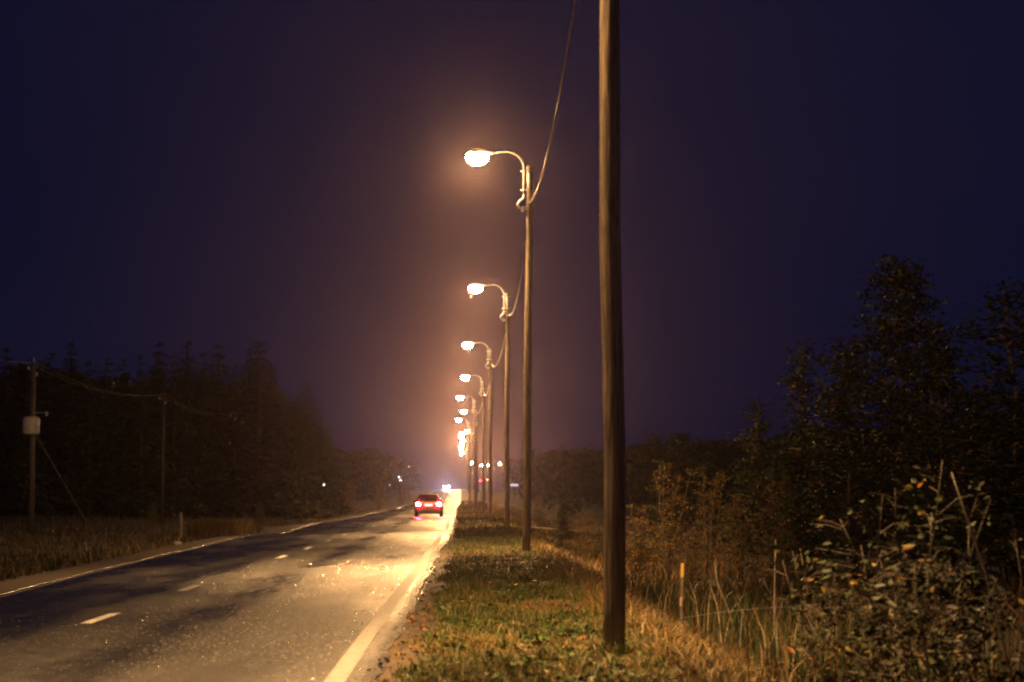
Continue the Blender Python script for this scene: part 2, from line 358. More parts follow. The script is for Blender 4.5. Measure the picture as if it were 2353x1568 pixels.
# distance, x of the lens in photo pixels
SL = [(28.7, None), (78.7,1088), (128.7,1090), (178.7,1073), (228.7,1070), (278.7,1057), (328.7,1065), (378.7,1054), (428.7,1074), (478.7,1062), (528.7,1061), (578.7,1064),
      (628.7,1062), (678.7,1061), (728.7,1059), (778.7,1060), (828.7,1062), (878.7,1061)]
LBL = {0: 'nearest thick wet wooden lamp pole, its lamp above the picture',
       1: 'tall wooden pole with the largest blazing lamp on a curved steel arm',
       2: 'wooden pole with the second largest blazing lamp on a curved arm, third from the camera'}
lamp0 = make_lamp(); poles = []
for i, (Y, px) in enumerate(SL):
    r = lamp0 if i == 0 else copy_tree(lamp0)
    X = 1.32 if px is None else X_of(px, Y) + 1.36
    r.location = (X, Y, float(ground_z(X, Y)) - .02)
    dz = [0,.0,-.05,-.1,-.1,0,0,.2,-.4][i] if i < 9 else -.1
    if dz: r.location.z += dz
    r.rotation_euler = (0, [-.004,.009,.004,.003,-.004,0,.003,-.003,.004][i] if i < 9 else random.uniform(-.006,.006), 0)
    r['label'] = LBL.get(i, 'lit street lamp on a wooden pole, %s from the camera in its row' % ORD[i])
    r['group'] = 'street lamps along the right verge'; poles.append(r)
    if i:
        for c1 in r.children:
            for c2 in c1.children:
                if c2.type == 'LIGHT': c2.data = c2.data.copy(); c2.data.energy = LAMP_P*[1,1.05,.95,.85,1.1,.9,.85,.7,1.2][i % 9]
# lamps far off, where the road swings to the right beyond the crest
for j, (px, py, Y) in enumerate([(1084,1064,980),(1095,1066,1010),(1106,1069,1040),(1122,1069,1080),(1127,1072,1100),(1148,1066,1150)]):
    r = copy_tree(lamp0); X = X_of(px, Y)+1.36; r.location = (X, Y, Z_of(py, Y)-10.3); r.rotation_euler = (0,0,0)
    r['label'] = ['tiny far street lamp just right of the column of lamps', 'tiny far street lamp, second right of the column of lamps', 'brightest of the tiny far lamps right of the column, above the red signals',
                  'tiny far street lamp right of the one above the red signals', 'tiny far lamp just below and right of its near twin above the amber signal', 'outermost tiny street lamp, far right of the lamp column'][j]
    r['group'] = 'far street lamps beyond the crest'

# twisted aerial cable, one span between each pair of poles
def span(i, a, b, sag, twist):
    n = int((b-a).length/twist) if twist else 24
    n = min(n, 620); strands = 2 if twist else 1
    mb = MB()
    for s in range(strands):
        pts = []
        for k in range(n+1):
            t = k/n; p = a.lerp(b, t); p = Vector((p.x, p.y, p.z - 4*sag*t*(1-t)))
            if twist:
                ph = k*math.pi/3 + s*math.pi; p += Vector((math.cos(ph)*.014, 0, math.sin(ph)*.014))
            pts.append(p)
        mb.tube(pts, .012 if twist else .016, n=5)
    o = mb.build('aerial_cable', M['cable'], smooth=True)
    return o
def cpt(r, dx=.06, dz=9.14): return Vector((r.location.x+dx, r.location.y-.12, r.location.z+dz)) + Vector((math.sin(r.rotation_euler.y)*dz, 0, 0))
for i in range(0, 8):
    a, b = cpt(poles[i]), cpt(poles[i+1])
    if i == 0: a.x += .04
    o = span(i, a, b, .95 if i == 0 else .85, .09 if i < 2 else None)
    tag(o, 'twisted aerial cable sagging from the %s to the %s lamp pole' % (ORD[i], ORD[i+1]), 'cable', 'cable spans between the lamp poles')

# ------------------------------------------------------------------ cars
M['car_dark'] = mat('car_paint_red_glow', (.08,.008,.010), .35, metal=.1, coat=.6)  # dark car; red glow of the tail lamps is put into the paint
M['car_grey'] = mat('car_paint_grey', (.10,.10,.11), .3, metal=.4, coat=.6)
M['glass'] = mat('car_glass', (.01,.01,.012), .08, spec=.7)
M['black'] = mat('black_plastic', (.02,.02,.02), .5)
M['tail'] = mat('tail_lamp_lit', (.5,.01,.02), .3, emis=(1,.10,.20), estr=500)
M['head'] = mat('head_lamp_lit', (.8,.8,.85), .2, emis=(.75,.82,1), estr=600)
M['dim_head'] = mat('head_lamp_glass', (.6,.6,.62), .2)
M['dim_tail'] = mat('tail_lamp_glass', (.3,.01,.01), .3)
M['plate'] = mat('number_plate', (.7,.7,.7), .5, emis=(1,.85,.7), estr=1.2)  # plate emission stands in for the light of a plate lamp
def make_car(name, loc, rz, paint, label, front, rear):
    r = thing(name, loc, label, 'car', None, rz)       # faces +Y
    st = [(-2.12,.70,.42,.80,.82,.66),(-2.08,.80,.30,.92,.98,.72),(-1.95,.85,.26,.98,1.30,.62),(-1.6,.88,.24,1.0,1.44,.58),(-.6,.89,.22,.98,1.48,.60),(.2,.89,.22,.96,1.44,.58),(.75,.88,.22,.94,1.12,.68),(1.15,.87,.24,.90,.93,.78),(1.8,.83,.28,.80,.82,.74),(2.1,.74,.34,.66,.68,.66),(2.18,.62,.42,.58,.59,.56)]
    vs = []; n = 12
    for y, hw, zb, zs, zt, rw in st:
        ring = [(hw*.85,zb),(hw,zb+.12),(hw*1.0,(zb+zs)/2),(hw*.96,zs),(rw+.02,zt-.05),(rw-.10,zt)]
        vs += [(x,y,z) for x,z in ring] + [(-x,y,z) for x,z in ring[::-1]]
    fs = [(i*n+k, (i+1)*n+k, (i+1)*n+(k+1)%n, i*n+(k+1)%n) for i in range(len(st)-1) for k in range(n)] + [tuple(range(n)), tuple(range((len(st)-1)*n, len(st)*n))[::-1]]
    b = mesh_obj('body', vs, fs, paint, r, smooth=False)
    g = MB(); g.add([(-.58,-2.075,1.0),(.58,-2.075,1.0),(.52,-1.975,1.29),(-.52,-1.975,1.29),(-.58,-2.04,1.0),(.58,-2.04,1.0),(.52,-1.94,1.29),(-.52,-1.94,1.29)], [(0,1,2,3),(4,7,6,5),(0,4,5,1),(3,2,6,7),(0,3,7,4),(1,5,6,2)])
    g.build('rear_window', M['glass'], r)
    g = MB(); g.add([(-.68,.82,1.02),(.68,.82,1.02),(.56,.30,1.42),(-.56,.30,1.42),(-.68,.86,1.02),(.68,.86,1.02),(.56,.34,1.43),(-.56,.34,1.43)], [(0,1,2,3),(4,7,6,5),(0,4,5,1),(3,2,6,7),(0,3,7,4),(1,5,6,2)])
    g.build('windscreen', M['glass'], r)
    for s in (-1,1):
        g = MB(); g.add([(s*.87,-1.7,1.0),(s*.87,.55,1.0),(s*.66,.15,1.36),(s*.63,-1.5,1.38),(s*.84,-1.7,1.0),(s*.84,.55,1.0),(s*.60,.15,1.36),(s*.58,-1.5,1.38)], [(0,1,2,3),(4,7,6,5),(0,4,5,1),(3,2,6,7),(0,3,7,4),(1,5,6,2)])
        g.build('side_window', M['glass'], r)
        t = MB(); t.box((s*.66,-2.10,.84),(.24,.10,.15)); t.build('tail_lamp', M['tail'] if rear else M['dim_tail'], r)
        h = MB(); h.lathe([(.02,-.03),(.09,-.02),(.10,0),(.09,.02),(.02,.03)], 12, (0,0,0)); 
        h.v = [(x+s*.60, z+2.12, y+.66) for x,y,z in h.v]; h.build('headlight', M['head'] if front else M['dim_head'], r)
        m_ = MB(); m_.box((s*.97,.5,1.0),(.14,.10,.11)); m_.build('wing_mirror', paint, r)
        for y in (-1.35,1.32):
            tw = MB(); tw.lathe([(.20,-.10),(.31,-.10),(.325,-.06),(.325,.06),(.31,.10),(.20,.10)], 22); tw.v = [(z+s*.80, x+y, yy+.325) for x,yy,z in tw.v]
            wt = tw.build('wheel', M['rubber'], r, smooth=True)
            rm = MB(); rm.lathe([(.05,-.112),(.19,-.105),(.19,.105),(.05,.112)], 14); rm.v = [(z+s*.80, x+y, yy+.325) for x,yy,z in rm.v]; rm.build('rim', M['steel'], wt)
    p = MB(); p.box((0,-2.135,.78),(.50,.03,.12)); p.build('number_plate', M['plate'] if rear else M['dim_head'], r)
    p = MB(); p.box((0,-2.13,.44),(1.5,.12,.16)); p.build('rear_bumper', M['black'], r)
    p = MB(); p.box((0,2.17,.46),(1.2,.10,.18)); p.build('front_bumper', M['black'], r)
    if rear:
        for s in (-1,1):
            ld = bpy.data.lights.new('tail_light', 'POINT'); ld.energy = 200; ld.color = (1,.03,.08); ld.shadow_soft_size = .06
            lo = bpy.data.objects.new('tail_light', ld); C.objects.link(lo); lo.location = (s*.66,-2.25,.84); lo.parent = r
    if front:
        for s in (-1,1):
            ld = bpy.data.lights.new('head_light', 'SPOT'); ld.energy = 22000; ld.color = (.72,.80,1); ld.shadow_soft_size = .09; ld.spot_size = math.radians(50); ld.spot_blend = 1
            lo = bpy.data.objects.new('head_light', ld); C.objects.link(lo); lo.location = (s*.6,2.3,.66); lo.rotation_euler = (math.radians(90),0,0); lo.parent = r
    return r
Yc = 195.; Xc = X_of(985, Yc)
make_car('car', (Xc, Yc+2.1, float(road_z(np.float64(Xc-xc(Yc)), np.float64(Yc)))), 0, M['car_dark'], 'car driving away with two bright red tail lamps lit', False, True)
Yc = 770.; Xc = X_of(1026, Yc)
make_car('car', (Xc, Yc+2.1, float(road_z(np.float64(Xc-xc(Yc)), np.float64(Yc)))+.12), math.pi, M['car_grey'], 'distant oncoming car with dazzling bluish white headlights on the crest', True, False)

# ------------------------------------------------------------------ utility poles on the left
def util_pole(X, Y, h, label, transformer):
    z0 = float(ground_z(X, Y)) - .1
    r = thing('utility_pole', (X, Y, z0), label, 'utility pole', 'utility poles along the left side')
    MB().tube([(0,0,-.2),(0,0,h*.5),(.03,0,h)], [.115,.10,.08], 14).build('pole', M['wood_grey' if transformer else 'wood_dimmed'], r, smooth=True)
    for sx in (-1,1):
        MB().lathe([(.02,0),(.05,.03),(.03,.06),(.055,.09),(.03,.14),(.01,.16)], 10, (sx*.16,-.10,h-.30-.25*(sx > 0))).build('insulator', M['steel'], r, smooth=True)
    b_ = MB(); b_.tube([(-.16,-.10,h-.28),(0,-.05,h-.30)], .012, 6); b_.tube([(.16,-.10,h-.53),(0,-.05,h-.55)], .012, 6); b_.build('insulator_bracket', M['steel'], r)
    return r, z0
M['drum'] = mat('transformer_paint', (.62,.60,.56), .5, col2=(.52,.50,.46), scale=6)
U = [(-17.05,118,6.75),(-16.1,158,6.9),(-15.6,198,7.0),(-15.9,236,7.0)]
ups = []
for i, (X, Y, h) in enumerate(U):
    r, z0 = util_pole(X, Y, h, ['grey utility pole carrying a pale transformer drum, nearest on the left', 'faint utility pole before the dark trees, next after the transformer pole',
        'dim utility pole against the conifers behind the brown reeds', 'farthest dim utility pole on the left, over the orange lit bush'][i], i == 0)
    ups.append(r)
    if i == 0:
        tz = Z_of(1000, Y) - z0
        d = MB(); d.lathe([(.20,0),(.30,.02),(.33,.06),(.33,.60),(.30,.66),(.15,.70),(.05,.71)], 24, (.02,-.48,tz)); d.build('transformer', M['drum'], r, smooth=True)
        b = MB(); b.box((0,-.16,tz+.5),(.10,.20,.08)); b.box((0,-.16,tz+.15),(.10,.20,.08)); b.build('transformer_bracket', M['steel'], r)
        q = MB(); q.tube([(.02,-.15,tz+.85),(.56,-.15,tz+.85)], .02, 6); q.build('cutout_arm', M['steel'], r)
        q = MB(); q.lathe([(.03,0),(.07,.03),(.04,.08),(.08,.12),(.04,.18)], 12, (.56,-.15,tz+.72)); q.build('cutout', M['stone'], r, smooth=True)
        q = MB(); q.tube([(.04,0,h+.02),(.04,0,h+.18)], [.04,.02], 8); q.build('pole_cap', M['stone'], r)
        gx = X_of(228, Y) - X; e = Vector((gx,-.6,float(ground_z(X+gx, Y-.6))-z0)); s = Vector((.08,0,tz+.1))
        MB().tube([s, e], .005, 6).build('guy_wire', M['steel'], r)
        MB().tube([s.lerp(e,.42), s.lerp(e,.985)], .018, 8).build('guy_guard', M['wood_grey'], r)
for i in range(3):
    for k, dx in enumerate((-.16,.16)):
        a = ups[i].location + Vector((dx,-.12,U[i][2]-.03)); b = ups[i+1].location + Vector((dx,-.12,U[i+1][2]-.03))
        mb = MB(); mb.tube([a.lerp(b,t/14)-Vector((0,0,2.0*(t/14)*(1-t/14))) for t in range(15)], .004, 5)
        tag(mb.build('power_line', M['steel']), '%s thin wire strung from the %s to the %s left utility pole' % (['outer','road side'][k], ORD[i], ORD[i+1]), 'wire', 'wires between the left utility poles')
# wires running off the left edge from the transformer pole
for k, dx in enumerate((-.16,.16)):
    a = ups[0].location + Vector((dx,-.12,U[0][2]-.03)); b = Vector((-17.6+dx, 76, a.z+.3))
    mb = MB(); mb.tube([a.lerp(b,t/14)-Vector((0,0,2.0*(t/14)*(1-t/14))) for t in range(15)], .004, 5)
    tag(mb.build('power_line', M['steel']), '%s thin wire leaving the picture left of the transformer pole' % ['outer','road side'][k], 'wire', 'wires between the left utility poles')

# marker post, stone
z = float(ground_z(-11.2, 118))
r = MB(); ht = .80-z; r.tube([(0,0,-.2),(0,0,ht-.08),(.0,0,ht)], [.075,.07,.03], 6)
M['post_wood'] = mat('pale_post_wood', (.30,.25,.18), .6, col2=(.2,.16,.12), scale=9)
o = r.build('marker_post', M['post_wood']); o.location = (-11.2,117,z); tag(o, 'short wooden marker post beside brown reeds left of the road', 'post')
s = MB(); s.lathe([(.05,0),(.13,.04),(.12,.11),(.05,.15)], 9, (0,0,0), 1.2, .8); o = s.build('stone', M['stone'], smooth=True)
o.location = (X_of(410,103),103,float(ground_z(X_of(410,103),103))); tag(o, 'small pale stone lying on the left verge', 'stone')

# yellow banded stake right
Y = 40.; X = X_of(1568, Y); zg = float(ground_z(X, Y)); 
r = thing('marker_stake', (X, Y, zg), 'leaning stake with a yellow band at its top and a pale band below', 'stake')
M['yellow'] = mat('yellow_band', (.45,.30,.06), .5); M['paleband'] = mat('pale_band', (.30,.21,.14), .5)
zt = Z_of(1296, Y)-zg
MB().tube([(-.03,0,-.1),(0,0,zt)], .022, 8).build('stake', M['bark'], r)
MB().tube([(-.006,0,zt-.17),(.0,0,zt+.01)], .024, 8).build('yellow_band', M['yellow'], r)
MB().tube([(-.022,0,zt-.55),(-.016,0,zt-.43)], .024, 8).build('pale_band', M['paleband'], r)
# ------------------------------------------------------------------ far lights, sign, houses
M['red_on'] = mat('red_signal', (.4,.01,.02), .4, emis=(1,.04,.10), estr=30); M['amber_on'] = mat('amber_signal', (.5,.25,.05), .4, emis=(1,.6,.25), estr=9)
def signal(px, py, Y, m, label, hbox):
    X = X_of(px, Y); z0 = float(ground_z(X, Y)); zc = Z_of(py, Y)-z0
    r = thing('traffic_signal', (X, Y, z0), label, 'traffic signal', 'far traffic signals')
    MB().tube([(0,.15,-.2),(0,.15,zc+.4)], .07, 8).build('post', M['steel'], r)
    MB().box((0,0,zc-.3*hbox),(.42,.26,1.15)).build('housing', M['black'], r)
    q = MB(); q.lathe([(.02,-.02),(.17,-.02),(.17,.02),(.02,.02)], 14); q.v = [(x, z-.15, y+zc) for x,y,z in q.v]; q.build('signal_lamp', m, r)
signal(1110,1094,900, M['red_on'], 'small upper red traffic signal far down the road', 1)
signal(1104,1104.5,840, M['red_on'], 'brighter lower red traffic signal far down the road', 1)
signal(1120,1103,870, M['amber_on'], 'far amber signal right of the red ones', 0)
M['white_glow'] = mat('white_sign_glow', (.85,.85,.88), .5, emis=(.8,.8,1), estr=.75)  # emission stands in for headlight beams thrown back by the panel
Y = 380.; X = X_of(1182, Y); zg = float(ground_z(X, Y)); zc = Z_of(1115, Y)-zg
r = thing('road_sign', (X, Y, zg), 'blank white sign panel with added glow on two posts right of the poles', 'sign')
MB().box((0,0,zc),(.98,.05,.26)).build('panel', M['white_glow'], r)
for s in (-.35,.35): MB().tube([(s,.06,-.2),(s,.06,zc+.1)], .035, 8).build('post', M['steel'], r)
# ------------------------------------------------------------------ vegetation
def rot_leaves(P, size, rng, flat=.5, aspect=.55, fold=.25):
    """diamond leaves (two folded triangles) at points P"""
    n = len(P); size = np.asarray(size).reshape(-1,1)*np.ones((n,1))
    a = rng.normal(size=(n,3)); a[:,2] *= flat; a /= np.linalg.norm(a,axis=1,keepdims=True)
    b = rng.normal(size=(n,3)); b -= a*(a*b).sum(1,keepdims=True); b /= np.linalg.norm(b,axis=1,keepdims=True)
    c = np.cross(a,b)
    v = np.stack([P, P+a*size*.5+b*size*aspect*.5+c*size*fold*.3, P+a*size, P+a*size*.5-b*size*aspect*.5+c*size*fold*.3], 1).reshape(-1,3)
    i = np.arange(n)[:,None]*4
    f = np.concatenate([i+np.array([0,1,2]), i+np.array([0,2,3])], 1).reshape(-1,3)
    return v, f
def conifer_proto(h, seed, wr=.23, dens=1.0):
    rng = np.random.default_rng(seed); rnd = random.Random(seed)
    t = MB(); t.tube([(0,0,-.3),(.03,0,h*.4),(0,.03,h*.8),(0,0,h)], [h*.017,h*.012,h*.006,.012], 8)
    P = []; sz = []
    nt_ = int(h*3.0)
    for k in range(nt_):
        u = (k+rnd.random())/nt_; z = h*(.10+.90*u); R = h*wr*(1-u)**.72*(.75+.5*rnd.random())+.09
        nb = int(5+4*rnd.random())
        for b in range(nb):
            az = rnd.random()*6.283; L = R*(.65+.5*rnd.random()); droop = L*(.25+.2*rnd.random())
            e = (L*math.cos(az), L*math.sin(az), z-droop)
            if L > .6: t.tube([(0,0,z),(e[0]*.55,e[1]*.55,z-droop*.35),e], [.03,.02,.006], 4, cap=False)
            m = int(10*dens*L)+4
            s = rng.random(m)**.7
            pp = np.stack([e[0]*s, e[1]*s, z-droop*s**1.4], 1) + rng.normal(size=(m,3))*np.array([.14,.14,.08])*(.4+L*.35)
            P.append(pp); sz += [(.22+.22*rnd.random())*(.42+.58*(1-u))]*m
    P = np.concatenate(P); v, f = rot_leaves(P, np.array(sz), rng, flat=.4, aspect=.6)
    mi = np.repeat(rng.choice(3, size=len(P), p=[.55,.33,.12]), 2)
    return t, v, f, mi
def tree_from(name, data, barkm, leafms, label, cat, group, loc, rz=0, s=1, sz=None, crown='crown', stem='trunk'):
    r = thing(name, loc, label, cat, group, rz); r.scale = (s, s, sz or s)
    if isinstance(data, dict):
        for nm, me in data.items():
            o = bpy.data.objects.new(nm, me); C.objects.link(o); o.parent = r
    return r
def proto_meshes(t, v, f, mi, barkm, leafms, crown='crown', stem='trunk'):
    a = t.build(stem, barkm, smooth=True); b = mesh_obj(crown, v, f, leafms, midx=mi)
    d = {stem: a.data, crown: b.data}
    bpy.data.objects.remove(a); bpy.data.objects.remove(b); return d
CON = [proto_meshes(*conifer_proto(12, s, wr), M['cone_bark'], M['needles']) for s, wr in ((1,.20),(2,.24),(3,.17),(4,.27))]
# left conifers: (pixel x, pixel y of the tip, distance)
cl = [(-30,812,190,'x'),(17,806,205,''),(70,835,185,''),(118,822,200,''),(163,799,210,''),(208,838,190,''),(245,832,215,''),(285,836,200,''),(325,826,185,''),(366,794,205,''),(402,815,190,''),(432,797,215,''),
      (468,822,195,''),(503,799,200,''),(542,845,210,''),(575,812,215,''),(596,796,195,''),(625,850,225,''),(655,905,240,''),(680,905,215,''),(706,886,225,''),(735,948,245,''),(758,1000,260,'')]
where = ['cut by the left edge of the picture','left of the transformer pole','directly behind the transformer pole','just right of the transformer pole','with the tall peak right of the transformer pole','in the low gap behind the slanting guy wire',
 'low one left of the second utility pole','with its tip left of the second utility pole','beside the second utility pole on its left','tall one behind the second utility pole','just right of the second utility pole','with the sharp tip between the second and third utility poles',
 'lower one left of the third utility pole','tall one left of the third utility pole','behind the third utility pole','between the third and fourth utility poles','broad tall one behind the fourth utility pole','just right of the fourth utility pole',
 'low one in the dip right of the broad tall conifer','low narrow one left of the last tall conifer','last tall one of the left wood','small one stepping down to the right end of the wood','lowest one at the right end of the wood']
for i, (px, py, Y, _) in enumerate(cl):
    X = X_of(px, Y); z0 = float(ground_z(X, Y)); h = Z_of(py, Y)-z0
    r = tree_from('conifer', CON[i%4], None, None, 'dark conifer, '+where[i], 'conifer', 'dark conifers of the left wood', (X, Y, z0-.1), random.random()*6, h/12*1.04)
    r.scale.x = r.scale.y = h/12*random.uniform(1.0,1.35)*(1.35 if i == 16 else 1)
# second rank closes the gaps of the wood as one mass
def wood_mass(name, rows, label, seed, hfun, per=26, parts=(.35,.6), lm=None, dark=True):
    rng = np.random.default_rng(seed); P = []; S = []
    for X, Y, h in rows:
        z0 = float(ground_z(X, Y)); m = per
        u = rng.random(m)**.8; z = z0 + h*u; R = h*.26*(1-u)**.6+.3
        a = rng.random(m)*6.283; q = np.sqrt(rng.random(m))
        P.append(np.stack([X+R*q*np.cos(a), Y+R*q*np.sin(a), z], 1)); S.append(np.full(m, h*.10)*(.6+.8*rng.random(m)))
    P = np.concatenate(P); S = np.concatenate(S); v, f = rot_leaves(P, S, rng, flat=.6, aspect=.7)
    mi = np.repeat(rng.choice(len(lm), size=len(P)), 2)
    o = mesh_obj(name, v, f, lm, midx=mi); tag(o, label, None, None, 'stuff'); return o
rows = []
for k in range(200):
    px = random.uniform(-60, 765); Y = random.uniform(218, 330); top = np.interp(px, [-60,160,210,330,430,540,600,660,720,770],[835,830,862,850,835,865,845,920,960,1020])
    X = X_of(px, Y); rows.append((X, Y, (Z_of(top, Y)-float(ground_z(X,Y)))*random.uniform(.65,.93)))
wood_mass('woodland', rows, 'dense dark wood filling in behind the left conifers', 3, None, per=170, lm=M['needles'])
rows = []
for k in range(420):
    Y = random.uniform(420, 900); px = random.uniform(560, 1025); top = np.interp(px, [560,720,800,860,900,960,1025],[1000,1015,1040,1030,1046,1062,1088]) + random.uniform(0,18)
    X = X_of(px, Y)
    if X > float(xc(Y))-13: continue
    rows.append((X, Y, max(2.5, Z_of(top, Y)-float(ground_z(X,Y)))))
wood_mass('far_woodland', rows, 'hazy far wood left of the road', 5, None, per=60, lm=M['needles'])
rows = []
for k in range(600):
    Y = random.uniform(260, 800); px = random.uniform(1090, 2420); top = np.interp(px, [1090,1150,1210,1300,1400,1480,1700,2420],[1088,1060,1040,1028,1030,1022,1010,960]) + random.uniform(0,20)
    X = X_of(px, Y)
    if X < float(xc(Y))+9: continue
    rows.append((X, Y, max(2.5, Z_of(top, Y)-float(ground_z(X,Y)))))
wood_mass('far_woodland', rows, 'dark far wood along the horizon right of the road', 6, None, per=80, lm=M['needles'])

def leafy_proto(h, spread, seed, nstem, leaf, nleaf, weights, mats_, lean=.25, bare=.15, rad=.02, twig=5):
    rng = np.random.default_rng(seed); rnd = random.Random(seed); t = MB(); P = []
    for s in range(nstem):
        az = rnd.random()*6.283; L = h*(.65+.35*rnd.random()) if s else h; ln = lean*(.3+rnd.random())*(.4 if s == 0 else 1)
        pts = []; x = y = 0.; dx, dy = math.cos(az)*ln, math.sin(az)*ln
        for k in range(7):
            u = k/6; pts.append((x + (0 if nstem == 1 else math.cos(az)*.08), y + (0 if nstem == 1 else math.sin(az)*.08), u*L)); x += dx*L/6*(.5+u)+rnd.gauss(0,.02*L/2); y += dy*L/6*(.5+u)+rnd.gauss(0,.02*L/2)
        pts[0] = (pts[0][0], pts[0][1], -.25)
        r0 = rad*(L/h); t.tube(pts, [r0*(1-.13*k) for k in range(7)], 6)
        nb = int(twig*L)
        for b in range(nb):
            u = bare + (1-bare)*rnd.random(); i = min(int(u*6), 5); fr = u*6-i
            p0 = Vector(pts[i]).lerp(Vector(pts[i+1]), fr); a2 = rnd.random()*6.283; BL = spread*(1-.75*u)*(.5+.8*rnd.random())+.12
            d = Vector((math.cos(a2), math.sin(a2), .25+.7*rnd.random())).normalized(); p1 = p0+d*BL*.5; p2 = p1+Vector((d.x,d.y,d.z*.2)).normalized()*BL*.5
            t.tube([p0,p1,p2], [r0*.32*(1-.5*u)+.002, r0*.2*(1-.5*u)+.002, .002], 4, cap=False)
            m = rng.poisson(nleaf*BL)+2; ss = .25+.8*rng.random(m)
            A = np.array(p0)[None]; B = np.array(p1)[None]; D = np.array(p2)[None]
            q = np.where(ss[:,None] < .5, A+(B-A)*ss[:,None]*2, B+(D-B)*(ss[:,None]-.5)*2)
            P.append(q + rng.normal(size=(m,3))*leaf*.7)
    P = np.concatenate(P); v, f = rot_leaves(P, leaf*(.6+.7*rng.random(len(P))), rng, flat=.45, aspect=.5, fold=.5)
    # colours in clumps
    key = np.floor(P*2.2).astype(int); hh = ((key[:,0]*73856093)^(key[:,1]*19349663)^(key[:,2]*83492791)) % 1000/1000.
    wcum = np.cumsum(weights); mix = np.where(rng.random(len(P)) < .55, hh, rng.random(len(P)))
    mi = np.searchsorted(wcum, mix*wcum[-1]).clip(0, len(mats_)-1)
    return t, v, f, np.repeat(mi, 2)
LM = [M['leaf_d'], M['leaf_g'], M['leaf_y'], M['leaf_o'], M['leaf_b']]
def protos(specs, bark):
    out = []
    for sp in specs: out.append(proto_meshes(*leafy_proto(*sp[:6], sp[6], LM, **sp[7]), bark, LM, 'foliage', 'stem'))
    return out
# near shrubs: mostly darkened leaves for shade, a few yellow ones for lit leaves
SH = protos([(2.6,.75,21,7,.11,7,[.6,.2,.07,.03,.1],dict(lean=.28,rad=.018,twig=6)),
             (2.3,.65,22,6,.105,6,[.55,.2,.08,.05,.12],dict(lean=.35,rad=.016,twig=6)),
             (2.0,.6,23,8,.10,6,[.5,.2,.08,.05,.17],dict(lean=.4,rad=.014,twig=6))], M['bark'])
BI = protos([(4.2,1.0,31,5,.07,26,[.05,.15,.45,.27,.08],dict(lean=.15,rad=.03,twig=9,bare=.1)),
             (3.4,.9,32,6,.07,26,[.05,.12,.38,.37,.08],dict(lean=.2,rad=.026,twig=9,bare=.1))], M['bark'])
TR = [proto_meshes(*leafy_proto(8,2.3,s,1,.17,22,[.6,.25,.02,.03,.1],LM,lean=.05,rad=.10,twig=26,bare=.12), M['bark'], LM, 'crown', 'trunk') for s in (41,42)]
TR.append(proto_meshes(*leafy_proto(8,1.8,43,2,.16,20,[.6,.25,.02,.03,.1],LM,lean=.06,rad=.08,twig=22,bare=.08), M['bark'], LM, 'crown', 'trunk'))
def put(name, meshes, px, Y, ptop, hp, label, cat, group=None, wide=1., rz=None):
    X = X_of(px, Y); z0 = float(ground_z(X, Y)); s = (Z_of(ptop, Y)-z0)/hp
    r = tree_from(name, meshes, None, None, label, cat, group, (X, Y, z0-.05), random.random()*6 if rz is None else rz, s*wide, sz=s)
    return r
G1 = 'leafy shrubs in the ditch on the right'
for px, Y, pt, m, wd, lb in [
    (2085,27,1045,0,1,'tall leafy shrub with pointed leaves, highest of the near right shrubs'),
    (1985,28.5,1110,1,1,'leafy shrub just left of the tallest near shrub'),
    (2215,26.5,1165,1,1,'leafy shrub under the leaning bare stem at right'),
    (1890,30,1250,2,1,'low leafy shrub on the left edge of the near thicket'),
    (2320,27,1225,2,1,'leafy shrub touching the right edge of the picture'),
    (2130,24.6,1285,2,1,'shrub with orange brown leaves low in the right corner thicket'),
    (2020,25.6,1400,2,.9,'low leafy shrub at the bottom edge, left of the orange leaved one'),
    (2290,24.4,1420,2,.9,'small leafy shrub in the bottom right corner')]:
    put('shrub', SH[m], px, Y, pt, [2.6,2.3,2.0][m], lb, 'shrub', G1, wd)
G2 = 'autumn bushes behind the near pole'
for px, Y, pt, m, wd, lb in [
    (1530,86,1062,0,1,'tall yellow leaved bush behind the banded stake'),
    (1625,92,1078,0,1,'yellow leaved bush right of the tallest yellow one'),
    (1460,82,1155,1,1.2,'orange lit bush just right of the near lamp pole'),
    (1705,84,1130,1,1.1,'dim brown leaved bush right of the yellow bushes'),
    (1340,98,1168,1,1.2,'orange lit bush between the near and second lamp poles'),
    (1790,74,1085,0,1,'dark leafy bush between the yellow bushes and the near shrubs'),
    (1580,74,1210,1,1.1,'low rusty bush at the foot of the banded stake')]:
    put('bush', BI[m], px, Y, pt, [4.2,3.4][m], lb, 'bush', G2, wd)
for px, Y, pt, m, wd, lb in [
    (2085,72,610,0,1.0,'tallest broad tree standing dark against the sky at right'),
    (1945,76,800,1,1.1,'dark tree left of the tallest right one'),
    (1835,82,798,2,1.1,'slim dark tree with its tip low left of the tallest one'),
    (2160,70,755,1,1.0,'dark tree hugging the right side of the tallest one'),
    (1745,92,925,2,1.2,'low dark tree at the left end of the right trees'),
    (2330,66,665,2,1.5,'dark tree cut by the right edge of the picture'),
    (2240,78,905,0,1.1,'dark low tree before the one cut by the right edge'),
    (1560,150,998,0,1.3,'dark round tree above the yellow bushes'),
    (1500,160,1005,1,1.2,'dark tree just left of the round one above the yellow bushes'),
    (1640,145,1015,1,1.2,'dark tree just right of the round one above the yellow bushes'),
    (1290,128,1150,1,1.2,'small dark tree right of the second lamp pole, in its shade')]:
    put('tree', TR[m], px, Y, pt, 8, lb, 'tree', 'dark broadleaf trees on the right', wd)
